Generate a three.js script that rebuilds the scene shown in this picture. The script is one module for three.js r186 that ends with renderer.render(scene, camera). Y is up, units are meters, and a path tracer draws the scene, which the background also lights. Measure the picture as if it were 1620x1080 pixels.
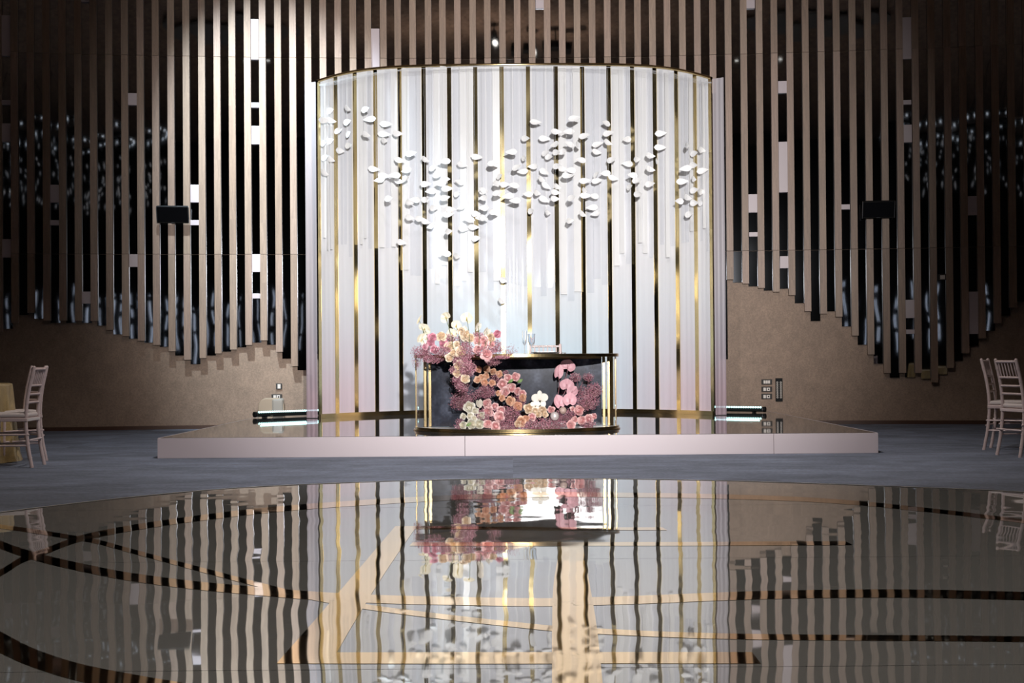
import * as THREE from 'three';
import { mergeGeometries } from 'three/addons/utils/BufferGeometryUtils.js';
import { RoundedBoxGeometry } from 'three/addons/geometries/RoundedBoxGeometry.js';
import { RectAreaLightUniformsLib } from 'three/addons/lights/RectAreaLightUniformsLib.js';
RectAreaLightUniformsLib.init();

// ------------------------------------------------------------------ camera, sky, exposure
const scene = new THREE.Scene();
const FOCAL = 2250, EYE = 0.965;                       // focal length in pixels of the 1620x1080 frame, eye height
const camera = new THREE.PerspectiveCamera(2 * Math.atan(540 / FOCAL) * 180 / Math.PI, 1.5, 0.05, 200);
camera.rotation.order = 'YXZ';
camera.rotation.set(Math.atan(26 / FOCAL), 0, -0.0075);
camera.position.set(0, EYE, 0);
camera.updateMatrixWorld(true);
const renderer = new THREE.WebGLRenderer();
renderer.toneMapping = THREE.LinearToneMapping;
renderer.toneMappingExposure = 1.0;
renderer.shadowMap.enabled = true;
scene.background = new THREE.Color().setRGB(0.62, 0.68, 0.8);

// added spotlights out of view: position, aim, strength, half angle, softness, colour (their fixtures are built further down)
const ADDED_SPOTS = [
  { p: [0.9, 3.3, 2.4], t: [0.0, 3.25, -19.6], i: 1400, a: 0.285, s: 1, c: [1, 0.975, 0.965], stand: true, label: 'added unseen black spotlight on a tall stand behind the dance floor' },
  { p: [-4.3, 8.1, -16.9], t: [-3.0, 3.45, -20.1], i: 520, a: 0.42, s: 1, c: [0.72, 0.89, 1], label: 'added unseen black spotlight hung close to the slat wall' },
  { p: [0, 8.0, -8.2], t: [0, 0.4, -14.4], i: 185, a: 0.62, s: 0.9, c: [1, 0.955, 0.96], label: 'added unseen black spotlight hung over the carpet, aimed down at the stage' },
];
const ADDED_DOWNLIGHTS = [[-3.2, -3.5], [3.2, -3.5], [0, -12.2]];  // fill lamps added in the ceiling, out of view
const DOWN_I = 62;

// ------------------------------------------------------------------ small tools
let seed = 20240611;
const rnd = () => { seed = (seed * 1664525 + 1013904223) >>> 0; return seed / 4294967296; };
const rr = (a, b) => a + (b - a) * rnd();
const V = (x, y, z) => new THREE.Vector3(x, y, z);
const lerp = (a, b, t) => a + (b - a) * t;
const clamp = (x, a, b) => Math.min(b, Math.max(a, x));
function ray(px, py) { return V(px - 810, 540 - py, -FOCAL).applyQuaternion(camera.quaternion).normalize(); }
function at(px, py, depth) { const d = ray(px, py); return d.multiplyScalar(depth / -d.z).add(camera.position); }
function onY(px, py, y) { const d = ray(px, py); return d.multiplyScalar((y - EYE) / d.y).add(camera.position); }
// the far side of an upright cylinder about (cx, cz)
function onCylinder(px, py, cx, cz, R) {
  const d = ray(px, py), ox = -cx, oz = -cz;
  const a = d.x * d.x + d.z * d.z, b = ox * d.x + oz * d.z, c = ox * ox + oz * oz - R * R;
  return d.multiplyScalar((-b + Math.sqrt(b * b - a * c)) / a).add(camera.position);
}
const used = {};
function numbered(n) { const k = used[n] = (used[n] ?? -1) + 1; return k ? `${n}_${String(k).padStart(3, '0')}` : n; }
function tag(o, label, category, group, kind) {
  if (label) o.userData.label = label;
  if (category) o.userData.category = category;
  if (group) o.userData.group = group;
  if (kind) o.userData.kind = kind;
  return o;
}
function thing(name, label, category, p = [0, 0, 0], turn = 0, group) {
  const o = new THREE.Group(); o.name = numbered(name); o.position.set(...p); o.rotation.y = turn;
  scene.add(o); return tag(o, label, category, group);
}
function obj(name, geo, mat, parent) {
  const m = new THREE.Mesh(geo, mat); m.castShadow = m.receiveShadow = true;
  m.name = parent ? name : numbered(name);
  (parent ?? scene).add(m); return m;
}
function struct(name, geo, mat) { return tag(obj(name, geo, mat), null, null, null, 'structure'); }
function merge(list) { return mergeGeometries(list.map((g) => { g = g.index ? g.toNonIndexed() : g; for (const k of Object.keys(g.attributes)) if (!['position', 'normal', 'uv'].includes(k)) g.deleteAttribute(k); return g; })); }
// uv in metres from the strongest axis of each face
function metric(geo, turn = false) {
  const g = geo.index ? geo.toNonIndexed() : geo, p = g.attributes.position, uv = new Float32Array(p.count * 2);
  const a = V(), b = V(), c = V();
  for (let i = 0; i < p.count; i += 3) {
    a.fromBufferAttribute(p, i); b.fromBufferAttribute(p, i + 1); c.fromBufferAttribute(p, i + 2);
    const n = b.clone().sub(a).cross(c.clone().sub(a)); const x = Math.abs(n.x), y = Math.abs(n.y), z = Math.abs(n.z);
    [a, b, c].forEach((q, k) => {
      let s, t; if (y >= x && y >= z) { s = q.x; t = q.z; } else if (x >= z) { s = q.z; t = q.y; } else { s = q.x; t = q.y; }
      uv[(i + k) * 2] = turn ? t : s; uv[(i + k) * 2 + 1] = turn ? s : t;
    });
  }
  g.setAttribute('uv', new THREE.BufferAttribute(uv, 2)); return g;
}
const box = (w, h, d, x = 0, y = 0, z = 0) => metric(new THREE.BoxGeometry(w, h, d)).translate(x, y, z);
const rbox = (w, h, d, r, x = 0, y = 0, z = 0, seg = 2) => metric(new RoundedBoxGeometry(w, h, d, seg, r)).translate(x, y, z);
const cyl = (r0, r1, h, n = 16) => new THREE.CylinderGeometry(r0, r1, h, n);
const tube = (pts, r, n = 24, k = 6, closed = false) => new THREE.TubeGeometry(new THREE.CatmullRomCurve3(pts, closed), n, r, k, closed);
function rod(a, b, r, k = 6, r2 = r) {
  const d = b.clone().sub(a), g = new THREE.CylinderGeometry(r2, r, d.length(), k);
  g.applyQuaternion(new THREE.Quaternion().setFromUnitVectors(V(0, 1, 0), d.clone().normalize()));
  return g.translate((a.x + b.x) / 2, (a.y + b.y) / 2, (a.z + b.z) / 2);
}
// a sheet on a lattice: f(u, v) -> Vector3
function sheet(nu, nv, f, uvf) {
  const pos = [], uv = [], idx = [];
  for (let j = 0; j <= nv; j++) for (let i = 0; i <= nu; i++) {
    const u = i / nu, v = j / nv, q = f(u, v); pos.push(q.x, q.y, q.z); uv.push(...(uvf ? uvf(u, v, q) : [u, v]));
  }
  for (let j = 0; j < nv; j++) for (let i = 0; i < nu; i++) { const a = j * (nu + 1) + i, b = a + 1, c = a + nu + 1, d = c + 1; idx.push(a, b, d, a, d, c); }
  const g = new THREE.BufferGeometry();
  g.setAttribute('position', new THREE.Float32BufferAttribute(pos, 3)); g.setAttribute('uv', new THREE.Float32BufferAttribute(uv, 2));
  g.setIndex(idx); g.computeVertexNormals(); return g;
}
// a horizontal outline (x, z points) raised from y0 to y1
function slab(pts, y0, y1, bevel = 0) {
  const s = new THREE.Shape(pts.map(([x, z]) => new THREE.Vector2(x, -z)));
  const g = new THREE.ExtrudeGeometry(s, { depth: y1 - y0 - 2 * bevel, bevelEnabled: bevel > 0, bevelThickness: bevel, bevelSize: bevel, bevelOffset: -bevel, bevelSegments: 2 });
  return metric(g.rotateX(-Math.PI / 2).translate(0, y0 + bevel, 0));
}

// ------------------------------------------------------------------ computed textures
function noise2(period, s0) {
  const n = period, t = new Float32Array(n * n); let s = s0 >>> 0;
  for (let i = 0; i < n * n; i++) { s = (s * 1664525 + 1013904223) >>> 0; t[i] = s / 4294967296; }
  return (x, y) => {
    const xi = Math.floor(x), yi = Math.floor(y), fx = x - xi, fy = y - yi, sx = fx * fx * (3 - 2 * fx), sy = fy * fy * (3 - 2 * fy);
    const g = (a, b) => t[(((b % n) + n) % n) * n + (((a % n) + n) % n)];
    return lerp(lerp(g(xi, yi), g(xi + 1, yi), sx), lerp(g(xi, yi + 1), g(xi + 1, yi + 1), sx), sy);
  };
}
const N8 = noise2(8, 11), N16 = noise2(16, 12), N32 = noise2(32, 13), N64 = noise2(64, 14), N128 = noise2(128, 15), N256 = noise2(256, 16);
function texture(n, f, metres, srgb = true) {
  const d = new Uint8Array(n * n * 4);
  for (let j = 0; j < n; j++) for (let i = 0; i < n; i++) { const c = f(i / n, j / n), k = (j * n + i) * 4; for (let m = 0; m < 3; m++) d[k + m] = clamp(Math.round(c[m]), 0, 255); d[k + 3] = 255; }
  const t = new THREE.DataTexture(d, n, n); t.wrapS = t.wrapT = THREE.RepeatWrapping; t.magFilter = THREE.LinearFilter; t.minFilter = THREE.LinearMipmapLinearFilter; t.generateMipmaps = true;
  if (srgb) t.colorSpace = THREE.SRGBColorSpace;
  const [mx, my] = Array.isArray(metres) ? metres : [metres, metres]; t.repeat.set(1 / mx, 1 / my); t.needsUpdate = true; return t;
}
const shade = (c, k) => c.map((v) => v * k);
const wallTex = texture(512, (u, v) => shade([146, 123, 105], 0.80 + 0.12 * N256(u * 256, v * 256) + 0.10 * N128(u * 128, v * 128) + 0.08 * N16(u * 16, v * 16) + 0.06 * N64(u * 64, v * 32)), 2.0);
const woodTex = (c, s) => texture(256, (u, v) => shade(c, 0.86 + 0.12 * N128(u * 128 + s, v * 8) + 0.10 * N32(u * 32 + 3 * N8(v * 8, u * 8), v * 4 + s) + 0.06 * N64(u * 64, v * 64)), [0.6, 1.6]);
const carpetTex = texture(1024, (u, v) => { const n = 0.70 + 0.16 * N64(u * 16 + 3 * N8(u * 8, v * 8), v * 32) + 0.12 * N128(u * 32 + 3 * N16(u * 16, v * 16), v * 64) + 0.16 * N256(u * 256, v * 256) + 0.20 * N16(u * 8, v * 16); return shade([98, 105, 120], n); }, 5);
const cloudTex = texture(512, (u, v) => { const w = 0.03 + 0.55 * N8(u * 8 + 2 * N8(v * 8, u * 8), v * 8) + 0.3 * N16(u * 16, v * 16 + 3 * N8(u * 8, v * 8)) + 0.15 * N64(u * 64, v * 64); const k = Math.pow(clamp((w - 0.28) * 1.7, 0, 1), 1.6); return [lerp(34, 112, k), lerp(37, 119, k), lerp(49, 136, k)]; }, 1.3);
const plasterTex = texture(256, (u, v) => shade([178, 150, 130], 0.7 + 0.3 * N32(u * 32, v * 32) + 0.2 * N64(u * 32, v * 64)), 3);
const goldClothTex = texture(256, (u, v) => shade([176, 152, 104], 0.85 + 0.15 * N64(u * 64, v * 16) + 0.1 * N128(u * 128, v * 128)), 1);
// cloth of the backdrop: white above, pale blue (middle) and pink (sides) towards the hem
const backdropTex = texture(256, (u, v) => {
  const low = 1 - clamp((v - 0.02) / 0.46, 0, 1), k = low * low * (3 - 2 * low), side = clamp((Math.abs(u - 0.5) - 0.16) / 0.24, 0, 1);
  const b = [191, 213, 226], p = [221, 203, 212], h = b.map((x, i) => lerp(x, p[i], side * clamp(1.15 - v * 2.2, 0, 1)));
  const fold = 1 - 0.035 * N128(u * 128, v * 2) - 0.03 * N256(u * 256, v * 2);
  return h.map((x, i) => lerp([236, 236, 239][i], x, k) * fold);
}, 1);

// ------------------------------------------------------------------ materials
const std = (color, roughness, metalness = 0, more = {}) => new THREE.MeshPhysicalMaterial({ color, roughness, metalness, side: THREE.DoubleSide, ...more });
const M = {
  wall: std(0xffffff, 0.62, 0, { map: wallTex, bumpMap: wallTex, bumpScale: 0.0012 }),
  woods: [[147, 124, 106], [139, 115, 97], [151, 126, 110]].map((c, i) => std(0xffffff, 0.5, 0, { map: woodTex(c, i * 5.3) })),
  mirror: std(new THREE.Color().setRGB(0.42, 0.44, 0.48), 0.03, 1),
  block: std(0xbfb1b4, 0.45, 0, { clearcoat: 0.3 }),
  baseboard: std(0x4a2f20, 0.45),
  carpet: std(0xffffff, 0.95, 0, { map: carpetTex, bumpMap: carpetTex, bumpScale: 0.003 }),
  plaster: std(0xffffff, 0.9, 0, { map: plasterTex }),
  dark: std(0x1c1916, 0.9),
  black: std(0x0b0b0c, 0.65, 0, { specularIntensity: 0.5 }),
  blackGloss: std(0x060607, 0.12),
  gold: std(new THREE.Color().setRGB(0.66, 0.54, 0.29), 0.14, 1),
  goldSoft: std(new THREE.Color().setRGB(0.60, 0.46, 0.24), 0.2, 1),
  inlay: std(new THREE.Color().setRGB(0.80, 0.53, 0.22), 0.035, 1),
  floorGloss: std(new THREE.Color().setRGB(0.34, 0.355, 0.355), 0.022, 0.38, { ior: 2.25 }),
  whiteEdge: std(0xd8d2cf, 0.4),
  stageTop: std(0x58595b, 0.03, 0.35, { ior: 2.0 }),
  stageFace: std(0xc3b7ba, 0.38, 0, { clearcoat: 0.25, clearcoatRoughness: 0.2 }),
  cloth: std(0xffffff, 0.7, 0, { map: backdropTex, specularIntensity: 0.4, clearcoat: 0.14, clearcoatRoughness: 0.06 }),
  sheer: std(0xf2ebee, 0.18, 0, { transmission: 0.4, thickness: 0, map: backdropTex }),
  film: std(0xfafbfd, 0.06, 0, { transmission: 0.94, thickness: 0, ior: 1.35 }),
  filmWhite: std(0xfdfdfd, 0.3, 0, { transmission: 0.2, thickness: 0, clearcoat: 0.4 }),
  paper: std(0xfcfcfc, 0.7),
  thread: std(0xe8e8ea, 0.4),
  acrylic: std(0xffffff, 0.0, 0, { transmission: 1, thickness: 0, ior: 1.42 }),
  glass: std(0xffffff, 0.02, 0, { transmission: 1, thickness: 0, ior: 1.5 }),
  crystalGlass: std(0xf4f6fa, 0.01, 0, { transmission: 1, thickness: 0.003, ior: 1.22 }),
  smoke: std(0xffffff, 0.14, 0, { map: cloudTex, clearcoat: 0.5, clearcoatRoughness: 0.06 }),
  tableTop: std(0x8d8683, 0.12, 0.2),
  whiteGloss: std(0xf2efee, 0.25),
  chair: std(0xcdb9b6, 0.32, 0.08, { clearcoat: 0.4, clearcoatRoughness: 0.2 }),
  cushion: std(0xcfc4c0, 0.75),
  goldCloth: std(0xffffff, 0.42, 0.05, { map: goldClothTex, sheen: 0.5 }),
  plate: std(0x35312e, 0.7),
  module: std(0xd9cfc6, 0.45),
  silver: std(0xb9b9bb, 0.25, 0.9),
  led: std(0xe6ffff, 0.4, 0, { emissive: new THREE.Color().setRGB(0.55, 1, 0.96), emissiveIntensity: 1.3 }),
  ledBody: std(0x0e1416, 0.35),
  wrap: std(0xa8957f, 0.5), plastic: std(0xcac5bc, 0.2, 0, { transmission: 0.5, thickness: 0 }),
  stem: std(0x5f6a45, 0.7), stemPink: std(0x9a6a72, 0.6),
  bulb: std(0xffffff, 0.4, 0, { emissive: new THREE.Color().setRGB(1, 0.93, 0.8), emissiveIntensity: 3 }),
  ringBulb: std(0xffffff, 0.4, 0, { emissive: new THREE.Color().setRGB(0.85, 0.93, 1), emissiveIntensity: 0.7 }),
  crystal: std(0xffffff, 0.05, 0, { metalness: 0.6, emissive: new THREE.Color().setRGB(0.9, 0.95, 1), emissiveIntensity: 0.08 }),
};
const roseMat = (hex) => std(hex, 0.6, 0, { sheen: 0.25 });
const ROSE = { peach: [0xecc8ad, 0xe8bca2], pink: [0xedcbc8, 0xe8bfbd], hot: [0xe6bac4, 0xdda3b2], cream: [0xeee0cc, 0xe8d5bd], white: [0xeeeadf, 0xdcd9cb] };
const CORE = { peach: 0xe3b291, pink: 0xe4acac, hot: 0xd695a6, cream: 0xe4cbac, white: 0xe2dbc6 };
for (const k in ROSE) { ROSE[k] = ROSE[k].map(roseMat); CORE[k] = roseMat(CORE[k]); }
const GYP = [std(0xffffff, 0.75, 0, { vertexColors: true })];
const SPATHE = { white: std(0xdad3bd, 0.45), pink: std(0xd5a4ac, 0.5), grey: std(0xc3bbad, 0.5) };
const SPADIX = std(0xcdb35a, 0.6);

// ------------------------------------------------------------------ the room
const WR = 36, WZ = -20.29 + WR;                                       // the far wall is a shallow arc about (0, WZ)
const CEIL = 8.5, SIDE = 12.6, REAR = 9.2;
const wallPhi = (px, py = 540) => { const p = onCylinder(px, py, 0, WZ, WR - 0.08); return Math.asin(p.x / WR); };
const wallY = (px, py) => onCylinder(px, py, 0, WZ, WR - 0.08).y;
function onArc(phi, y, off) { return V((WR - off) * Math.sin(phi), y, WZ - (WR - off) * Math.cos(phi)); }
function arcBand(off0, off1, y0, y1, a0, a1, n) {
  const pts = [];
  for (let i = 0; i <= n; i++) { const a = lerp(a0, a1, i / n); pts.push([(WR - off0) * Math.sin(a), WZ - (WR - off0) * Math.cos(a)]); }
  for (let i = n; i >= 0; i--) { const a = lerp(a0, a1, i / n); pts.push([(WR - off1) * Math.sin(a), WZ - (WR - off1) * Math.cos(a)]); }
  return slab(pts, y0, y1);
}
struct('floor', box(2 * SIDE + 0.6, 0.2, 31, 0, -0.1, -5.8), M.carpet);
struct('ceiling', box(2 * SIDE + 0.6, 0.25, 31, 0, CEIL + 0.125, -5.8), M.plaster);
struct('wall_left', box(0.25, CEIL, 30, -SIDE - 0.125, CEIL / 2, -5.5), M.dark);
struct('wall_right', box(0.25, CEIL, 30, SIDE + 0.125, CEIL / 2, -5.5), M.dark);
// wall behind the camera with its window openings
const WIN = [[-6.9, 0.22], [-5.3, 0.2], [-4.75, 0.24], [-4.25, 0.26], [-3.75, 0.26], [-3.2, 0.24], [-2.75, 0.2], [4.1, 0.26], [4.9, 0.22], [6.6, 0.2]];
{
  const rects = []; let x = -SIDE;
  for (const [cx, w] of WIN) { rects.push(box(cx - w / 2 - x, CEIL, 0.25, (x + cx - w / 2) / 2, CEIL / 2, REAR)); rects.push(box(w, 1.2, 0.25, cx, 0.6, REAR)); rects.push(box(w, CEIL - 3.6, 0.25, cx, (CEIL + 3.6) / 2, REAR)); x = cx + w / 2; }
  rects.push(box(SIDE - x, CEIL, 0.25, (x + SIDE) / 2, CEIL / 2, REAR));
  struct('wall_rear', merge(rects), M.dark);
  WIN.forEach(([cx, w], i) => {
    const g = new THREE.Group(); g.name = `window_${i + 1}`; g.userData.kind = 'structure'; g.position.set(cx, 1.2, REAR); scene.add(g);
    obj('window_frame', merge([box(w, 0.06, 0.1, 0, 0.03, 0), box(w, 0.06, 0.1, 0, 2.37, 0), box(0.05, 2.4, 0.1, -w / 2 + 0.025, 1.2, 0), box(0.05, 2.4, 0.1, w / 2 - 0.025, 1.2, 0), box(w, 0.12 + 0.1 * (i % 3), 0.08, 0, 0.55 + 0.13 * (i % 5), 0), box(w, 0.2, 0.08, 0, 1.75 - 0.17 * (i % 3), 0), box(w, 0.5, 0.08, 0, 2.15, 0), box(0.045, 2.4, 0.08, w * 0.12 * ((i % 3) - 1), 1.2, 0)]), M.black, g);
    obj('pane', sheet(1, 1, (u, v) => V((u - 0.5) * (w - 0.08), 0.05 + v * 2.3, 0)), M.glass, g);
  });
}
// wood slats and mirror strips of the far wall: [pixel column, pixel row of the lower end]
const WOOD = [[22, 510.5], [47.5, 494.7], [72.6, 507], [98, 507], [123, 507.5], [147.7, 507.5], [172.5, 521.7], [197.5, 531.5], [222.4, 539], [246.6, 545.6], [271, 555.4], [295.3, 569], [320, 566.3], [344.4, 559], [368.3, 552.7], [392.7, 545.5], [416.6, 538.3], [441, 556.4], [464.8, 579], [489, 592.4],
  ...[513, 536.9, 560.7, 584.5, 609.1, 632, 655.7, 680.4, 703.3, 727, 751.3, 774.6, 798.4, 822.1, 845.5, 869.7, 893.4, 917.2, 941, 965.2, 989, 1013.2, 1036.9, 1060.2, 1084.4, 1108.2, 1132.6].map((x) => [x, 560 - 60 * Math.sin((x - 500) / 650 * 6.2)]),
  [1157, 442], [1181.5, 448.5], [1206.3, 455.4], [1230, 461.5], [1254.8, 467], [1279.7, 492.2], [1304.5, 496], [1329, 500.8], [1354.3, 530.7], [1379, 560.5], [1404.4, 590], [1429, 589.7], [1454, 589.7], [1479.5, 604.6], [1505, 581.6], [1529.3, 558.4], [1555.7, 535], [1580.7, 511], [1605.8, 486.3]];
WOOD.unshift([-54, 548], [-28.5, 536], [-3.3, 524]); WOOD.push([1631.5, 470], [1657, 468], [1683, 472]);
const MIRR_LEFT = [540, 530, 519.7, 498, 503.8, 510.5, 510.5, 510.5, 514.6, 528.5, 535.4, 541.7, 548.2, 562, 575.7, 562, 555.7, 549, 541.5, 545, 567, 585.2];
const MIRR_RIGHT = [446.3, 452.4, 459, 456, 479, 507.3, 492, 516, 545, 575, 597, 596.5, 599, 592, 570, 546.6, 522.7, 499, 477, 470, 470];
const far = new THREE.Group(); far.name = 'wall_back'; far.userData.kind = 'structure'; scene.add(far);
obj('wallcovering', arcBand(-0.3, 0, 0, CEIL, -0.36, 0.36, 60), M.wall, far);
obj('baseboard', merge([arcBand(-0.05, 0.018, 0, 0.04, -0.355, 0.355, 60), arcBand(-0.05, 0.012, 0.04, 0.052, -0.355, 0.355, 60)]), M.baseboard, far);
const JOINTS = [2.453, 5.234, CEIL - 0.03];
function place(m, phi, y, off) { m.position.copy(onArc(phi, y, off)); m.rotation.y = -phi; return m; }
// a strip of mirror, slightly wavy like thin pressed sheet
function mirrorGeo(w, h, t) {
  const p1 = rnd() * 9, p2 = rnd() * 9, p3 = rnd() * 9, k1 = rr(4, 7), k2 = rr(11, 17);
  const f = sheet(6, Math.ceil(h / 0.05), (u, v) => V((u - 0.5) * w, (v - 0.5) * h, t / 2)), p = f.attributes.position, n = [];
  for (let i = 0; i < p.count; i++) { const x = p.getX(i), y = p.getY(i), q = V(0.0016 * Math.sin(k1 * y + p1) + 0.0005 * Math.sin(k2 * y + p2) + 0.04 * x, 0.002 * Math.sin(k1 * 1.3 * y + p3), 1).normalize(); n.push(q.x, q.y, q.z); }
  f.setAttribute('normal', new THREE.Float32BufferAttribute(n, 3));
  return merge([f, box(w, h, t - 0.001, 0, 0, -0.001)]);
}
function pieces(name, w, t, off, phi, yb, mats, wobble) {
  let y = yb;
  for (const j of JOINTS) {
    if (j - y < 0.05) continue;
    const h = j - y - 0.005, g = box(w, h, t), uv = g.attributes.uv, s = rnd() * 7, s2 = rnd() * 7;
    for (let i = 0; i < uv.count; i++) uv.setXY(i, uv.getX(i) + s, uv.getY(i) + s2);
    const m = place(obj(name, g, mats[Math.floor(rnd() * mats.length)], far), phi, y + h / 2, off);
    if (wobble) { m.geometry.dispose(); m.geometry = mirrorGeo(w, h, t); m.rotation.order = 'YXZ'; m.rotation.y += rr(-wobble, wobble); m.rotation.x = rr(-wobble, wobble) * 0.5; }
    y = j;
  }
}
WOOD.forEach(([x, y], i) => {
  pieces('wood_slat', 0.0915, 0.07, 0.065, wallPhi(x), wallY(x, y), M.woods);
  if (i < WOOD.length - 1) {
    const mx = (x + WOOD[i + 1][0]) / 2, k = i - 0, r = i - (WOOD.length - 1 - MIRR_RIGHT.length);
    const my = k < MIRR_LEFT.length ? MIRR_LEFT[k] : r >= 0 ? MIRR_RIGHT[r] : 560 - 60 * Math.sin((mx - 500) / 650 * 6.2);
    pieces('mirror_strip', 0.134, 0.012, 0.03, wallPhi(mx), wallY(mx, my), [M.mirror], 0.012);
  }
});
for (const [x, y0, y1] of [[8, 24, 88], [8, 158, 165], [7.5, 195, 224], [134, -30, 3], [208, 147, 166], [85, 292, 320], [307, 292, 320], [401, 30, 94], [402, 162, 170], [403, 199, 228], [8, 378, 407], [85, 348, 356], [210, 402, 422], [135, 461, 480], [307, 348, 356], [404, 402, 430], [403, 464, 472], [593, 45, 112], [854, -20, 13],
  [1188, -20, 13], [1239, 128, 147], [1240, 224, 304], [1192, 307, 336], [1193, 367, 374], [1436, 27, 93], [1436, 158, 165], [1437, 197, 225], [1339, 323, 331], [1242, 405, 424], [1540, 310, 340], [1441, 474, 503], [1442, 521, 528], [1542, 461, 528]]) {
  const yt = wallY(x, y0), yb = wallY(x, y1);
  place(obj('diffuser_block', rbox(0.124, yt - yb, 0.045, 0.003, 0, 0, 0, 1), M.block, far), wallPhi(x, (y0 + y1) / 2), (yt + yb) / 2, 0.056);
}

// ------------------------------------------------------------------ dance floor
const FLOOR_Y = 0.04;
const RIM = [[-3.15, -8.75], [-3.85, -7], [-4.2, -5], [-4, -2.6], [-3.2, -0.6], [-1.8, 0.5], [0, 0.8], [1.9, 0.5], [3.3, -0.6], [4.2, -2.6], [4.6, -5], [4.4, -7.6], [3.5, -9.45], [2.54, -10.1], [1.48, -10.62], [0.05, -10.91], [-1.2, -10.68], [-2.15, -10.16]];
const rimCurve = new THREE.CatmullRomCurve3(RIM.map(([x, z]) => V(x, 0, z)), true, 'centripetal');
const rimPts = rimCurve.getSpacedPoints(260);
function span(z) {
  let lo = Infinity, hi = -Infinity;
  for (let i = 0; i < rimPts.length - 1; i++) { const a = rimPts[i], b = rimPts[i + 1]; if ((a.z - z) * (b.z - z) <= 0 && a.z !== b.z) { const x = lerp(a.x, b.x, (z - a.z) / (b.z - a.z)); lo = Math.min(lo, x); hi = Math.max(hi, x); } }
  return lo > hi ? null : [lo, hi];
}
// the polished panels are not perfectly flat: slow waves of a fraction of a millimetre
const WAVES = [[7.5, 2.2, 1.1, 0.00016], [-4.7, 9.5, 0.4, 0.00011], [11, 6.5, 2.3, 0.000085], [3.1, -5.2, 5.0, 0.00022], [14, -13, 3.6, 0.00005], [1.7, 16, 4.4, 0.00006], [9, 21, 0.9, 0.000035]].map(([a, b, c, h]) => [a, b, c, h * 1.3]);
const waveY = (x, z) => WAVES.reduce((s, [a, b, c, h]) => s + h * Math.sin(a * x + b * z + c + 0.8 * Math.sin(0.9 * z + c)), 0);
function waveNormals(g) {
  const ix = g.index.array, q = g.attributes.position; let area = 0;            // faces must look up
  for (let i = 0; i < ix.length; i += 3) { const [a, b, c] = [ix[i], ix[i + 1], ix[i + 2]]; area += (q.getZ(b) - q.getZ(a)) * (q.getX(c) - q.getX(a)) - (q.getX(b) - q.getX(a)) * (q.getZ(c) - q.getZ(a)); }
  if (area < 0) for (let i = 0; i < ix.length; i += 3) { const t = ix[i + 1]; ix[i + 1] = ix[i + 2]; ix[i + 2] = t; }
  const p = g.attributes.position, n = [], e = 0.004;
  for (let i = 0; i < p.count; i++) { const x = p.getX(i), z = p.getZ(i), v = V(-(waveY(x + e, z) - waveY(x - e, z)) / (2 * e), 1, -(waveY(x, z + e) - waveY(x, z - e)) / (2 * e)).normalize(); n.push(v.x, v.y, v.z); }
  g.setAttribute('normal', new THREE.Float32BufferAttribute(n, 3)); return g;
}
const dance = thing('dance_floor', 'glossy grey rounded dance floor with inlaid gold bands in front of the stage', 'dance floor');
{
  const zs = [-10.905, -8.86, -6.54, -4.25, -1.95, 0.79];
  for (let k = 0; k < 5; k++) {
    const z0 = zs[k] + (k ? 0.002 : 0), z1 = zs[k + 1] - 0.002, nz = Math.ceil((z1 - z0) / 0.055);
    const g = sheet(150, nz, (u, v) => { const z = lerp(z1, z0, v), s = span(z) ?? [0, 0], x = lerp(s[0], s[1], u); return V(x, FLOOR_Y + waveY(x, z), z); }, (u, v, q) => [q.x, q.z]);
    obj('floor_panel', waveNormals(g), M.floorGloss, dance);
  }
  obj('edge_trim', sheet(260, 2, (u, v) => { const p = rimCurve.getPointAt(u), t = rimCurve.getTangentAt(u); const o = [-0.012, 0.018, 0.02][Math.round(v * 2)]; return V(p.x - t.z * o, [FLOOR_Y + 0.003, FLOOR_Y + 0.002, 0][Math.round(v * 2)], p.z + t.x * o); }), M.whiteEdge, dance);
  obj('under_frame', slab(rimPts.filter((_, i) => i % 4 === 0).map((p) => [p.x * 0.985, (p.z + 5) * 0.985 - 5]), 0.001, FLOOR_Y - 0.004), M.black, dance);
}
function inlay(edgeA, edgeB, n = 90) {          // a flat band between two edges given as points (x, z)
  const ca = new THREE.CatmullRomCurve3(edgeA.map(([x, z]) => V(x, 0, z)), false, 'centripetal'), cb = new THREE.CatmullRomCurve3(edgeB.map(([x, z]) => V(x, 0, z)), false, 'centripetal');
  const g = sheet(n, 4, (u, v) => { const a = ca.getPoint(u), b = cb.getPoint(u), x = lerp(a.x, b.x, v), z = lerp(a.z, b.z, v); return V(x, FLOOR_Y + 0.0012 + waveY(x, z), z); });
  obj('gold_inlay', waveNormals(g), M.inlay, dance);
}
const fl = (px, py) => { const p = onY(px, py, FLOOR_Y); return [p.x, p.z]; };
const L2 = (zx, zy) => [zx / 1.976, 740 + zy / 1.976], R2 = (zx, zy) => [800 + zx / 1.976, 740 + zy / 1.976];
function band(pts, h0, h1 = h0) {                // centre line in pixels, half height in pixels at both ends
  const n = pts.length - 1;
  inlay(pts.map(([x, y], i) => fl(x, y - lerp(h0, h1, i / n))), pts.map(([x, y], i) => fl(x, y + lerp(h0, h1, i / n))));
}
band([L2(-60, 172), L2(0, 183), L2(100, 197), L2(200, 213), L2(300, 230), L2(400, 257), L2(500, 284), L2(600, 311), L2(700, 337), L2(800, 363), L2(950, 400), L2(1170, 438), L2(1400, 467), L2(1620, 491), R2(150, 502), R2(300, 511), R2(500, 521), R2(700, 527), R2(1000, 531), R2(1300, 533), R2(1660, 536)], 3.2, 4.6);
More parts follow.
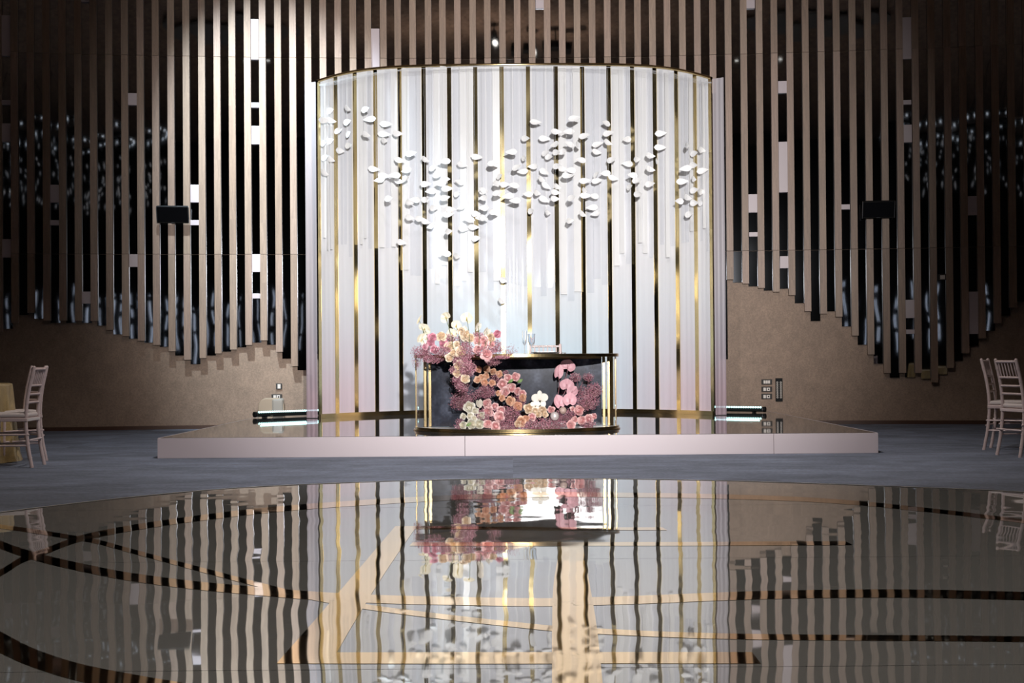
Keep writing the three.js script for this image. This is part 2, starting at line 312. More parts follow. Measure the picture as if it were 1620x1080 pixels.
band([L2(-30, 345), L2(20, 318), L2(70, 287), L2(140, 262), L2(200, 238), L2(265, 217), L2(400, 190), L2(600, 160), L2(800, 136), L2(1000, 118), L2(1300, 99), L2(1620, 85), R2(150, 83), R2(300, 84), R2(600, 88), R2(900, 97), R2(1100, 110), R2(1300, 130), R2(1480, 150), R2(1660, 172)], 5.5, 3.0);
band([L2(-60, 215), L2(0, 240), L2(60, 262), L2(150, 288), L2(300, 321), L2(400, 340), L2(600, 366), L2(800, 385), L2(950, 398), L2(1100, 407), L2(1300, 414), L2(1620, 420), R2(150, 420), R2(400, 413), R2(735, 400), R2(1000, 394), R2(1300, 394), R2(1660, 402)], 6.5, 6.5);
band([L2(-120, 490), L2(0, 545), L2(60, 575), L2(120, 600), L2(250, 640), L2(420, 672), L2(600, 700)], 18, 12);
inlay([L2(1236, 182), L2(1120, 318), L2(985, 475), L2(864, 612)].map((p) => fl(...p)), [L2(1303, 182), L2(1210, 318), L2(1112, 475), L2(1040, 600)].map((p) => fl(...p)), 60);
inlay([L2(900, 577), L2(1300, 577), R2(200, 576), R2(770, 576)].map((p) => fl(...p)), [L2(864, 612), L2(1300, 613), R2(200, 612), R2(798, 612)].map((p) => fl(...p)));
inlay([R2(172, 236), R2(150, 360), R2(145, 500), R2(145, 690)].map((p) => fl(...p)), [R2(240, 236), R2(262, 360), R2(285, 500), R2(305, 690)].map((p) => fl(...p)), 60);
inlay([L2(1290, 233), R2(200, 232), R2(700, 231), R2(1062, 229)].map((p) => fl(...p)), [L2(1280, 244), R2(200, 244), R2(700, 243), R2(1085, 242)].map((p) => fl(...p)));
inlay([L2(1236, 182), L2(1620, 185), R2(200, 186), R2(490, 186)].map((p) => fl(...p)), [L2(1230, 190), L2(1620, 194), R2(200, 195), R2(505, 195)].map((p) => fl(...p)));

// ------------------------------------------------------------------ stage
const ST = 0.2013;
const stage = thing('stage', 'low stage platform with pale pink front and mirror grey top', 'stage');
{
  const xl = -3.504, xr = 3.604, zf = -14.03, zr = -19.97, xlr = -3.40, xrr = 3.55;
  obj('deck', slab([[xl + 0.03, zf - 0.03], [xr - 0.03, zf - 0.03], [xrr - 0.03, zr + 0.01], [xlr + 0.03, zr + 0.01]], 0.002, ST - 0.014), M.black, stage);
  const cuts = [xl, at(735.5, 690, 14.03).x, at(1224, 690, 14.03).x, xr];
  for (let i = 0; i < 3; i++) {
    const a = cuts[i] + 0.0015, b = cuts[i + 1] - 0.0015;
    obj('front_panel', rbox(b - a, ST - 0.004, 0.025, 0.002, (a + b) / 2, (ST - 0.004) / 2 + 0.001, zf - 0.0125, 1), M.stageFace, stage);
  }
  for (const s of [-1, 1]) {
    const g = slab(s < 0 ? [[xl, zf - 0.026], [xlr, zr], [xlr + 0.02, zr], [xl + 0.02, zf - 0.026]] : [[xr - 0.02, zf - 0.026], [xrr - 0.02, zr], [xrr, zr], [xr, zf - 0.026]], 0.002, ST);
    obj('side_panel', g, M.stageFace, stage);
  }
  const zc = [zf - 0.027, -16.6, zr];
  for (let j = 0; j < 2; j++) for (let i = 0; i < 3; i++) {
    const X = (k, z) => { const t = (zf - z) / (zf - zr), l = lerp(xl + 0.021, xlr + 0.021, t), r = lerp(xr - 0.021, xrr - 0.021, t); return k === 0 ? l : k === 3 ? r : cuts[k]; };
    obj('top_panel', slab([[X(i, zc[j]) + 0.001, zc[j] - 0.001], [X(i + 1, zc[j]) - 0.001, zc[j] - 0.001], [X(i + 1, zc[j + 1]) - 0.001, zc[j + 1] + 0.001], [X(i, zc[j + 1]) + 0.001, zc[j + 1] + 0.001]], ST - 0.013, ST), M.stageTop, stage);
  }
}

// ------------------------------------------------------------------ curved backdrop
const DR = 2.99, DX = 0.053, DZ = -16.87;                               // half-round niche about (DX, DZ)
const dAng = (px, py = 400, R = DR) => { const p = onCylinder(px, py, DX, DZ, R); return Math.asin(clamp((p.x - DX) / R, -1, 1)); };
const dPt = (a, y, R = DR) => V(DX + R * Math.sin(a), y, DZ - R * Math.cos(a));
const dTop = (a) => { const t = clamp((DR * Math.cos(a) - 1.56) / 1.43, -0.2, 1); return 4.565 + 0.491 * t + 0.05 * Math.sin(Math.PI * clamp(t, 0, 1)); };
const STRIP_PX = [505, 531.5, 562, 594.5, 633, 671.5, 712, 753.5, 795.5, 837.5, 881.5, 923.5, 965.5, 1003, 1038.5, 1072.5, 1102, 1127.5];
const SA = STRIP_PX.map((x, i) => (i === 0 ? -1 : i === 17 ? 1 : 0) ? (i ? 1.0 : -1.0) * 1.021 : dAng(x));
const drum = thing('curved_backdrop', 'tall curved white backdrop with vertical gold strips and sloping gold rim', 'backdrop');
{
  const hem = 0.05;
  for (let i = 0; i < 17; i++) {
    const a0 = SA[i] + 0.0085, a1 = SA[i + 1] - 0.0085, ph = rnd() * 9;
    const uvf = (u, v) => [(lerp(a0, a1, u) + 1.021) / 2.042, v * 0.98 + 0.01];
    const f = (off) => (u, v) => { const a = lerp(a0, a1, u), y = lerp(ST + hem, dTop(a) - 0.01, v); return dPt(a, y, DR + off + 0.004 * (N32(u * 3 + ph + 0.3 * v, v * 1.5 + ph) - 0.5) + 0.0016 * Math.sin(u * 19 + ph)); };
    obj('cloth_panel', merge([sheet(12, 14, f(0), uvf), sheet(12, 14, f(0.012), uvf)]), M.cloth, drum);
  }
  SA.forEach((a, i) => {
    const w = 0.030, ph = rnd() * 20, top = dTop(a) + 0.012;
    // a bent metal ribbon: slow ripples along its height
    const f = (off) => (u, v) => { const y = lerp(ST + 0.004, top, v), s = (u - 0.5) * 2 * w, rip = 0.0022 * Math.sin(y * 5.3 + ph) * (u - 0.5) + 0.0012 * Math.sin(y * 9.1 + ph * 2) * (u - 0.5); const p = dPt(a, y, DR - 0.014 + off + rip); return V(p.x + Math.cos(a) * s, p.y, p.z + Math.sin(a) * s); };
    const side = (e) => sheet(1, 2, (u, v) => f(u * 0.011)(e, v));
    obj('gold_strip', merge([sheet(3, 90, f(0)), sheet(1, 4, f(0.011)), side(0), side(1)]), M.gold, drum);
  });
  const arc = []; for (let k = 0; k <= 60; k++) { const a = lerp(-1.03, 1.03, k / 60); arc.push(dPt(a, dTop(a) + 0.012, DR - 0.005)); }
  obj('top_rim', tube(arc, 0.02, 120, 8), M.goldSoft, drum);
  obj('base_band', merge([sheet(120, 1, (u, v) => dPt(lerp(-1.025, 1.025, u), lerp(ST + 0.001, ST + 0.055, v), DR - 0.022 - 0.002 * Math.sin(u * 90))), sheet(120, 1, (u, v) => dPt(lerp(-1.025, 1.025, u), ST + 0.055, DR - 0.022 + v * 0.03)), sheet(120, 1, (u, v) => dPt(lerp(-1.025, 1.025, u), lerp(ST + 0.001, ST + 0.055, v), DR + 0.014))]), M.goldSoft, drum);
  for (const s of [-1, 1]) {
    const a = s * 1.031, x0 = dPt(a, 0, DR + 0.0), top = dTop(a) + 0.01;
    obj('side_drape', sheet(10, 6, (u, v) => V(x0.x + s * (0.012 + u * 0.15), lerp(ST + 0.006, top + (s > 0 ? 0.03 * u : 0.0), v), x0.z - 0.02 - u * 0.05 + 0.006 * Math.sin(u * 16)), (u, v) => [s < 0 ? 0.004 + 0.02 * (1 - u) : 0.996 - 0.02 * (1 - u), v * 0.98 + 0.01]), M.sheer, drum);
  }
}
// clear film ribbons hanging inside the niche
const fringe = thing('film_fringe', 'curtain of clear hanging film ribbons in front of the white backdrop', 'fringe curtain');
{
  const prof = [[505, 395], [560, 388], [620, 392], [660, 418], [700, 430], [760, 452], [800, 465], [840, 440], [880, 475], [920, 455], [960, 428], [1010, 405], [1060, 392], [1115, 374]];
  for (let i = 0; i < 51; i++) {
    const s0 = STRIP_PX[Math.floor(i / 3)], s1 = STRIP_PX[Math.floor(i / 3) + 1], px = lerp(s0 + 5, s1 - 5, (i % 3 + 0.5) / 3) + rr(-1, 1), k = prof.findIndex((q) => q[0] > px), q0 = prof[Math.max(0, k - 1)], q1 = prof[k < 0 ? prof.length - 1 : k];
    const py = lerp(q0[1], q1[1], q1 === q0 ? 0 : (px - q0[0]) / (q1[0] - q0[0])) + rr(-24, 24), R = DR - rr(0.05, 0.09), a = dAng(px, 300, R), y0 = onCylinder(px, py, DX, DZ, R).y, top = dTop(a) - rr(0.01, 0.05), w = (s1 - s0 - 10) / 6 / FOCAL * 19.4 * rr(0.8, 1.15), tw = rr(-0.25, 0.25), b = rnd() * 6;
    obj('film_ribbon', sheet(2, 10, (u, v) => { const p = dPt(a, lerp(y0, top, v), R + 0.004 * Math.sin(v * 7 + b)), s = (u - 0.5) * 2 * w, c = a + tw * (1 - v); return V(p.x + Math.cos(c) * s, p.y, p.z + Math.sin(c) * s); }), rnd() < 0.3 ? M.filmWhite : M.film, fringe);
  }
}
// ------------------------------------------------------------------ paper petals on threads
const PETALS = '511,190,13,0 522,190,13,2 521,175,8,0 549,171,6,0 577,173,11,0 586,188,19,1 609,196,18,0 606,212,19,0 628,211,15,0 548,193,9,0 534,207,10,0 550,212,8,0 578,212,9,0 607,222,8,0 511,226,9,0 521,223,12,2 537,238,10,0 550,230,7,0 513,249,11,0 522,251,9,0 631,253,16,0 590,267,16,0 513,273,8,0 606,278,18,0 626,277,17,1 601,284,16,1 630,286,14,0 614,314,12,0 ' +
  '649,243,17,0 644,269,15,1 641,282,8,0 672,252,7,0 684,266,12,0 691,277,11,0 705,255,18,1 730,260,14,0 753,248,18,0 703,283,13,0 698,290,17,1 672,291,16,0 706,298,19,0 683,302,18,1 728,288,14,1 703,313,15,0 722,307,9,0 658,316,16,1 647,320,10,0 672,316,11,0 711,331,15,0 708,339,17,0 685,329,8,0 731,327,10,1 743,347,18,1 761,344,16,1 752,338,11,0 663,346,14,0 672,350,14,0 682,357,12,1 647,344,13,0 748,359,16,0 732,362,14,0 706,401,17,1 709,366,8,0 752,377,10,0 765,313,10,1 767,329,14,1 634,383,12,0 722,405,8,0 764,301,12,1 ' +
  '846,193,18,0 879,208,17,0 860,219,18,0 830,219,13,0 810,240,20,1 779,258,18,0 878,228,13,1 889,240,12,1 879,241,8,0 862,242,9,0 867,248,10,0 828,250,5,2 844,263,14,1 816,265,14,0 828,271,16,1 860,271,14,3 889,267,12,0 880,263,10,0 896,277,14,0 863,293,15,3 814,293,17,1 797,292,14,0 786,290,11,0 881,295,8,0 878,304,15,0 786,305,15,0 805,310,18,1 836,307,12,1 849,305,11,0 860,315,17,3 877,314,15,0 816,317,18,1 766,329,14,1 780,335,14,0 764,345,12,0 866,336,7,0 839,334,8,0 764,303,12,0 856,283,8,0 789,279,6,0 ' +
  '907,187,17,0 960,195,10,1 901,208,17,1 923,215,16,0 961,211,14,0 944,228,16,0 961,225,13,2 902,228,15,1 993,220,10,1 943,240,14,2 914,228,6,0 920,253,16,1 966,253,12,0 994,259,17,1 1007,252,10,0 904,269,16,1 898,277,17,0 959,274,16,1 969,281,15,0 1002,277,14,1 924,286,18,0 943,286,16,0 942,277,7,0 1006,285,8,0 1008,307,9,2 925,309,17,0 941,310,14,1 938,328,19,1 943,337,13,1 921,338,8,0 901,349,8,2 924,301,6,0 903,313,8,0 995,296,6,0 ' +
  '1044,211,18,0 1043,233,19,0 1028,246,15,0 1028,267,16,0 1027,291,12,0 1087,230,6,0 1109,237,10,0 1097,243,9,0 1086,266,17,1 1110,270,17,0 1078,287,18,0 1096,261,6,0 1109,303,11,0 1097,283,6,0 1076,318,13,1 1087,312,12,0 1097,321,8,0 1108,321,9,0 1089,339,10,0 1039,255,4,0 1097,301,5,0 793,476,8,0 796,443,8,0';
const petalGeo = sheet(6, 8, (u, v) => {                 // a drop 155 mm long with its tip at +x, slightly cupped
  const t = v, w = 0.046 * Math.pow(Math.sin(Math.PI * Math.pow(t, 0.72)), 0.85) * (1 - 0.25 * t), s = (u - 0.5) * 2;
  return V((t - 0.42) * 0.172, s * w, 0.010 * (s * s * w / 0.046) - 0.012 * Math.sin(Math.PI * t));
});
const LINES = [0.25, 0.33, 0.42, 0.52, 0.62];              // how far each line bows into the niche
const bow = (px) => Math.min(1, 1.05 * Math.sqrt(Math.sin(Math.PI * clamp((px - 503) / 627, 0.0, 1))));
const lineR = (px, k) => DR - 0.025 - k * bow(px), lineY = (px, k) => dTop(dAng(px, 300, lineR(px, k))) - 0.03 - 0.16 * k * bow(px);
const ORD = ['first', 'second', 'third', 'fourth', 'fifth', 'sixth', 'seventh', 'eighth', 'ninth', 'tenth', 'eleventh', 'twelfth', 'thirteenth', 'fourteenth', 'fifteenth', 'sixteenth', 'seventeenth', 'eighteenth'];
{
  const bins = new Map();
  for (const s of PETALS.split(' ')) {
    const q = s.split(',').map(Number); let key = null;
    STRIP_PX.forEach((x, i) => { if (Math.abs(q[0] - x) < 7) key = `s${i}`; });
    if (!key) for (let i = 0; i < 17; i++) if (q[0] > STRIP_PX[i] && q[0] < STRIP_PX[i + 1]) key = q[0] < (STRIP_PX[i] + STRIP_PX[i + 1]) / 2 ? `l${i}` : `r${i}`;
    if (!bins.has(key)) bins.set(key, []); bins.get(key).push(q);
  }
  for (const [key, list] of bins) {
    const i = Number(key.slice(1)), where = key[0] === 's' ? `in front of the ${ORD[i]} gold strip from left` : `over panel between ${ORD[i]} and ${ORD[i + 1]} gold strips, ${key[0] === 'l' ? 'left' : 'right'} half`;
    const px = list.reduce((s, q) => s + q[0], 0) / list.length, ln = Math.floor(rnd() * LINES.length), R = lineR(px, LINES[ln]), base = onCylinder(px, 300, DX, DZ, R);
    const g = thing('petal_string', `white petal string ${where}`, 'petal garland', [base.x, 0, base.z], 0, 'hanging strings of white paper petals');
    const depth = -base.z, top = lineY(px, LINES[ln]); let low = 99;
    for (const [x, y, len, kind] of list) {
      const p = at(x, y, depth), m = obj('petal', petalGeo, M.paper, g); low = Math.min(low, p.y);
      const fore = Math.acos(clamp(len * depth / FOCAL / 0.155, 0.25, 1)), flip = kind === 1 ? Math.PI : 0;
      m.rotation.set(rr(-0.22, 0.1), fore * (rnd() < 0.5 ? -1 : 1) * 0.85 + rr(-0.15, 0.15), flip + rr(-0.14, 0.14) + (kind === 3 ? -0.55 : 0), 'XYZ');
      m.position.set(clamp(p.x - base.x, -0.09, 0.09), p.y, rr(-0.012, 0.012));
    }
    obj('thread', rod(V(0, low - 0.02, 0), V(0, top, 0), 0.0011, 4), M.thread, g);
  }
  // the lines that carry the threads, strung across the niche under the rim
  const lines = thing('suspension_lines', 'thin pale lines strung across the niche just below the gold rim', 'wires');
  for (const k of LINES) { const pts = []; for (let i = 0; i <= 40; i++) { const px = lerp(506, 1127, i / 40), R = lineR(px, k); pts.push(dPt(dAng(px, 300, R), lineY(px, k), R)); } obj('line', tube(pts, 0.0013, 80, 4), M.thread, lines); }
}

// ------------------------------------------------------------------ sweetheart table
const TX = 0.045, TZ = -15.33, TA = 1.10, TB = 0.95, T0 = ST, T1 = 1.005;
const dCurve = (a, b, n = 96) => { const p = []; for (let i = 0; i <= n; i++) { const t = Math.PI * i / n; p.push([TX - a * Math.cos(t), TZ + b * Math.sin(t)]); } return p; };
const frontZ = (x) => TZ + TB * Math.sqrt(Math.max(0, 1 - ((x - TX) / TA) ** 2));
const table = thing('sweetheart_table', 'half-round gold framed table with a glass front and smoky dark back panel', 'table');
{
  const bandG = (a, b, y0, y1, t) => slab([...dCurve(a, b), ...dCurve(a - t, b - t).reverse()], y0, y1, 0.003);
  obj('tabletop', slab(dCurve(TA - 0.012, TB - 0.012), T1 - 0.03, T1 - 0.004), M.tableTop, table);
  obj('top_rim', merge([bandG(TA, TB, T1 - 0.034, T1, 0.014), box(2 * TA - 0.02, 0.034, 0.014, TX, T1 - 0.017, TZ - 0.004)]), M.goldSoft, table);
  obj('base', slab(dCurve(TA - 0.012, TB - 0.012), T0 + 0.002, T0 + 0.026), M.whiteGloss, table);
  obj('base_rim', merge([bandG(TA, TB, T0 + 0.001, T0 + 0.04, 0.014), bandG(TA + 0.012, TB + 0.012, T0 + 0.001, T0 + 0.014, 0.02)]), M.goldSoft, table);
  const xa = at(681, 620, 15.32).x, xb = at(952, 620, 15.32).x;
  obj('back_panel', box(xb - xa, T1 - T0 - 0.06, 0.02, (xa + xb) / 2, (T0 + T1) / 2, TZ - 0.012), M.smoke, table);
  obj('panel_trim', merge([box(xb - xa, 0.02, 0.03, (xa + xb) / 2, T1 - 0.045, TZ - 0.008)]), M.goldSoft, table);
  for (const [px, w] of [[672.5, 0.03], [680, 0.032], [955.5, 0.032], [963, 0.03]]) { const x = at(px, 620, 15.3).x; obj('frame_post', rbox(w, T1 - T0 - 0.06, 0.03, 0.004, x, (T0 + T1) / 2, TZ + 0.01, 1), M.goldSoft, table); }
  for (const px of [657.5, 974.5]) { const x = at(px, 620, 15.25).x; obj('corner_post', rbox(0.016, T1 - T0 - 0.06, 0.016, 0.003, clamp(x, TX - TA + 0.02, TX + TA - 0.02), (T0 + T1) / 2, TZ + 0.03, 1), M.goldSoft, table); }
  obj('glass_front', sheet(48, 1, (u, v) => { const t = Math.PI * lerp(0.02, 0.98, u); return V(TX - (TA - 0.022) * Math.cos(t), lerp(T0 + 0.03, T1 - 0.032, v), TZ + (TB - 0.022) * Math.sin(t)); }), M.acrylic, table);
}

// ------------------------------------------------------------------ flowers
function roseGeo(s0, open, core) {                        // unit rose, axis +z: the open outer petals, or the tight heart
  const keep = seed; seed = s0; const list = [];
  const rings = core ? [[3, 0.18, 0.66, 1.3], [4, 0.38, 0.62, 1.05], [4, 0.54, 0.60, 0.95]] : [[5, 0.74, 0.60, 0.82], [5, 0.93, 0.46, 0.80], [4, 1.03, 0.20, 0.74]];
  rings.forEach(([n, R, H, half], k) => {
    for (let i = 0; i < n; i++) {
      const a0 = i / n * 6.283 + k * 0.9 + rr(-0.15, 0.15), dr = rr(0.9, 1.08), curl = core ? 0.02 : 0.05 + 0.06 * k * open + rr(0, 0.06), lift = rr(-0.05, 0.05);
      list.push(sheet(6, 4, (u, v) => {
        const s = (u - 0.5) * 2, a = a0 + s * half * Math.sqrt(Math.sin(Math.PI * (0.14 + 0.66 * v))), edge = 1 - 0.13 * s * s * v;
        const r = dr * R * Math.pow(Math.sin(v * 1.57), 0.6) * edge * (1 + 0.05 * Math.sin(3 * s + i) * v);
        return V(Math.cos(a) * r, Math.sin(a) * r, -0.35 + (H + 0.35 + lift) * Math.pow(v, core ? 1 : 1.5) - curl * Math.pow(v, 5) * 2 - 0.1 * s * s * v);
      }));
    }
  });
  if (!core) list.push(new THREE.SphereGeometry(0.5, 8, 6).scale(1, 1, 0.5).translate(0, 0, -0.25));
  seed = keep; return merge(list);
}
const ROSES = [roseGeo(5, 0.6), roseGeo(77, 1.2), roseGeo(901, 1.8)], HEARTS = [roseGeo(6, 1, true), roseGeo(78, 1, true), roseGeo(902, 1, true)];
const heart = (th) => [Math.sin(th) * (1 - 0.08 * Math.cos(th)), Math.cos(th) * 0.96 - 0.42 * Math.exp(-((Math.min(th, 6.2832 - th) / 0.36) ** 2)) - 0.16 * Math.exp(-(((th - Math.PI) / 0.3) ** 2))];
const spatheGeo = sheet(40, 6, (u, v) => { const [x, y] = heart(u * 6.2832), k = Math.max(v, 0.001), qx = x * k, qy = 0.42 * (1 - k) + y * k; return V(qx, qy, 0.2 * k * k * (0.3 + x * x) - 0.10 * Math.exp(-qx * qx * 90) + 0.05 * Math.sin(6 * qy) * Math.abs(x) + 0.03 * Math.sin(9 * Math.abs(qx) + 3 * qy)); });
const spadixGeo = new THREE.CapsuleGeometry(0.06, 0.62, 4, 8).translate(0, -0.31, 0).rotateX(-0.55).translate(0, 0.34, 0.06);
const OCT = [[1, 0, 0], [-1, 0, 0], [0, 1, 0], [0, -1, 0], [0, 0, 1], [0, 0, -1]], OCTF = [[0, 2, 4], [2, 1, 4], [1, 3, 4], [3, 0, 4], [2, 0, 5], [1, 2, 5], [3, 1, 5], [0, 3, 5]];
function gypGeo(rx, ry, rz, n, r) {                       // a cloud of tiny blossoms on hair-thin stalks
  const pos = [], col = [], q = new THREE.Euler(), w = V(), tones = [[0.44, 0.17, 0.23], [0.33, 0.115, 0.165], [0.56, 0.28, 0.33], [0.24, 0.08, 0.115], [0.62, 0.40, 0.43]];
  const stalks = [];
  n = Math.round(n * 2.3); r *= 0.92;
  for (let i = 0; i < n; i++) {
    let x, y, z; do { x = rr(-1, 1); y = rr(-1, 1); z = rr(-1, 1); } while (x * x + y * y + z * z > 1);
    const k = rnd() < 0.14 ? 1.2 : 1; x *= k; y *= k;
    const s = r * rr(0.5, 1.2), c = tones[Math.floor(rnd() * 5)]; q.set(rnd() * 3, rnd() * 3, 0);
    const v = OCT.map((p) => { w.set(...p).applyEuler(q).multiplyScalar(s); return [w.x + x * rx, w.y + y * ry, w.z + z * rz]; });
    for (const f of OCTF) for (const k2 of f) { pos.push(...v[k2]); col.push(...c); }
    if (i % 9 === 0) stalks.push(rod(V(x * rx * 0.2, -ry * 0.7, z * rz * 0.2), V(x * rx, y * ry, z * rz), 0.0009, 3).toNonIndexed());
  }
  for (const g of stalks) for (let i = 0; i < g.attributes.position.count; i++) { pos.push(g.attributes.position.getX(i), g.attributes.position.getY(i), g.attributes.position.getZ(i)); col.push(0.26, 0.13, 0.13); }
  const g = new THREE.BufferGeometry(); g.setAttribute('position', new THREE.Float32BufferAttribute(pos, 3)); g.setAttribute('color', new THREE.Float32BufferAttribute(col, 3)); g.computeVertexNormals(); return g;
}
function rose(parent, p, r, kind, tilt = 0.5) {
  r *= 1.14; const mats = ROSE[kind], i = Math.floor(rnd() * 3), m = obj('rose', ROSES[i], mats[Math.floor(rnd() * mats.length)], parent); obj('heart', HEARTS[i], CORE[kind], m);
  m.position.copy(p); m.scale.set(r, r, r * 0.95); m.rotation.set(rr(-tilt, tilt * 0.4), rr(-tilt, tilt), rnd() * 6.28); return m;
}
function anthurium(parent, p, w, h, roll, yaw, pitch, kind, foot) {
  const m = obj('anthurium', spatheGeo, SPATHE[kind], parent); m.position.copy(p); m.scale.set(w, h, Math.min(w, h)); m.rotation.set(pitch, yaw, roll, 'ZYX');
  if (kind !== 'grey') obj('spadix', spadixGeo, kind === 'pink' ? SPATHE.pink : SPADIX, m);
  if (foot) obj('stem', tube([p.clone(), p.clone().lerp(foot, 0.5).add(V(0.01, 0, 0)), foot], 0.0032, 8, 5), kind === 'pink' ? M.stemPink : M.stem, parent);
  return m;
}
// arrangement inside the glass case
const caseA = thing('case_flower_arrangement', 'pink and peach roses, anthuriums and mauve gypsophila banked inside the glass table front', 'flowers');
{
  const C = (zx, zy, near = 0) => {
    const px = 700 + zx / 5.786, py = 560 + zy / 5.786; let d = lerp(15.14, 14.66, clamp((py - 575) / 105, 0, 1)) - near;
    let p = at(px, py, d); const lim = -(frontZ(p.x) - 0.10); d = clamp(d, lim, 15.24); p = at(px, py, d); if (p.y < T0 + 0.06) p.y = T0 + 0.06; return p;
  };
  const S = 1 / 5.786 * 0.0066 * 1.0;
  const list = { peach: [[330, 140, 32], [405, 137, 32], [465, 160, 30], [520, 182, 32], [400, 200, 30], [320, 235, 30], [385, 260, 33], [455, 262, 30], [355, 210, 26], [512, 357, 26], [620, 428, 42], [690, 478, 42], [735, 400, 35], [545, 400, 28], [720, 620, 45], [765, 590, 30]],
    cream: [[790, 497, 42], [850, 520, 30], [915, 520, 42], [880, 550, 28], [690, 640, 30], [940, 555, 26]],
    pink: [[598, 218, 38], [668, 207, 38], [548, 275, 42], [572, 347, 43], [630, 308, 43], [690, 340, 35], [730, 360, 34], [410, 452, 42], [480, 478, 32], [420, 525, 45], [535, 515, 38], [520, 572, 46], [415, 640, 40], [487, 658, 40], [820, 575, 34], [995, 510, 32], [1190, 500, 22], [1250, 515, 44], [1210, 600, 30], [1175, 650, 40], [1275, 605, 38], [1340, 590, 38], [1385, 570, 28]],
    white: [[245, 485, 52], [300, 518, 32], [190, 570, 28], [255, 565, 32], [355, 562, 35], [290, 590, 28], [190, 650, 34], [265, 640, 42], [335, 640, 42]] };
  for (const k in list) for (const [x, y, r] of list[k]) rose(caseA, C(x, y, 0.05), r * S, k);
  for (const [x, y, rx, ry, n] of [[175, 300, 70, 70, 170], [170, 430, 110, 85, 330], [255, 380, 70, 60, 90], [400, 345, 100, 60, 330], [490, 240, 70, 60, 120], [440, 560, 160, 90, 300], [610, 540, 110, 70, 300], [620, 650, 180, 55, 420], [930, 640, 240, 58, 560], [1120, 560, 110, 60, 240], [1215, 215, 58, 45, 150], [1335, 212, 52, 38, 120], [1385, 330, 75, 70, 220], [1320, 440, 120, 80, 380], [1330, 640, 80, 45, 130], [160, 640, 50, 60, 110], [360, 600, 70, 70, 160], [690, 430, 80, 60, 150], [580, 165, 30, 20, 30], [1290, 350, 60, 60, 90]])
    tag(place3(obj('gypsophila', gypGeo(rx * S, ry * S, 0.06, n, 0.0058), GYP[0], caseA), C(x, y, 0)), null, null, null, 'stuff');
  for (const [x0, y0, x1, y1] of [[1255, 370, 1230, 240], [1260, 360, 1280, 250], [1330, 300, 1335, 230], [1340, 330, 1370, 260]]) obj('stem', rod(C(x0, y0), C(x1, y1), 0.0025, 5), M.stemPink, caseA);
  anthurium(caseA, C(1062, 168, 0.03), 44 * S, 70 * S, Math.PI - 0.25, -0.25, 0.1, 'pink', C(1056, 400));
  anthurium(caseA, C(1148, 108, 0.05), 72 * S, 55 * S, Math.PI - 0.35, 0.1, -0.1, 'pink', C(1112, 250));
  anthurium(caseA, C(1138, 285, 0.08), 68 * S, 56 * S, Math.PI - 0.1, 0, 0, 'pink', C(1095, 390));
  anthurium(caseA, C(1188, 345, 0.04), 52 * S, 56 * S, Math.PI - 0.7, 0.3, 0, 'pink');
  anthurium(caseA, C(1166, 420, 0.12), 62 * S, 64 * S, Math.PI, 0.05, 0, 'pink');
  anthurium(caseA, C(1068, 440, 0.06), 52 * S, 66 * S, Math.PI + 0.3, -0.3, 0, 'pink');
  anthurium(caseA, C(335, 447, 0.02), 34 * S, 42 * S, 0.2, 0.4, 0, 'grey');
  // white moth orchid: five tepals and a lip
  for (const [cx, cy, sc] of [[890, 412, 1], [850, 465, 0.6]]) {
    const o = obj('orchid', merge([...[[-34, 12, 46, 38, 0.2], [36, 16, 44, 38, -0.2], [0, 40, 26, 40, 0], [-28, -40, 28, 36, 0.7], [30, -42, 28, 36, -0.7]].map(([x, y, w, h, r], i) => new THREE.SphereGeometry(1, 14, 8).scale(w * S * sc, h * S * sc, 0.008).rotateY(x > 0 ? -0.25 : 0.25).translate(x * S * sc, y * S * sc, i < 2 ? 0.012 : 0))]), ROSE.white[0], caseA);
    o.position.copy(C(cx, cy, 0.06)); obj('lip', new THREE.SphereGeometry(12 * S * sc, 10, 8).scale(1, 0.8, 1.2).translate(0, -4 * S, 0.022), ROSE.cream[0], o);
  }
  for (const [x, y, r, mat] of [[1027, 567, 40, std(0xc9bfbd, 0.35, 0.2)], [1103, 515, 33, std(0xb59d92, 0.5)]]) {
    const pod = obj('seed_pod', new THREE.LatheGeometry([[0.001, -1], [0.5, -0.88], [0.86, -0.45], [1, 0], [0.9, 0.42], [0.62, 0.74], [0.3, 0.9], [0.22, 1.0], [0.3, 1.08], [0.001, 1.04]].map(([a, b]) => new THREE.Vector2(a * r * S, b * r * S)), 20).rotateX(Math.PI / 2), mat, caseA);
    pod.position.copy(C(x, y, 0.12));
  }
  for (const [x, y] of [[685, 262], [600, 262], [215, 660]]) { const lf = obj('leaf', sheet(4, 6, (u, v) => V((u - 0.5) * 0.034 * Math.sin(Math.PI * v), v * 0.07, 0.012 * Math.sin(3 * v))), std(0x6d8a4a, 0.6), caseA); lf.position.copy(C(x, y, 0.05)); lf.rotation.z = -1.0; }
}
function place3(m, p) { m.position.copy(p); return m; }
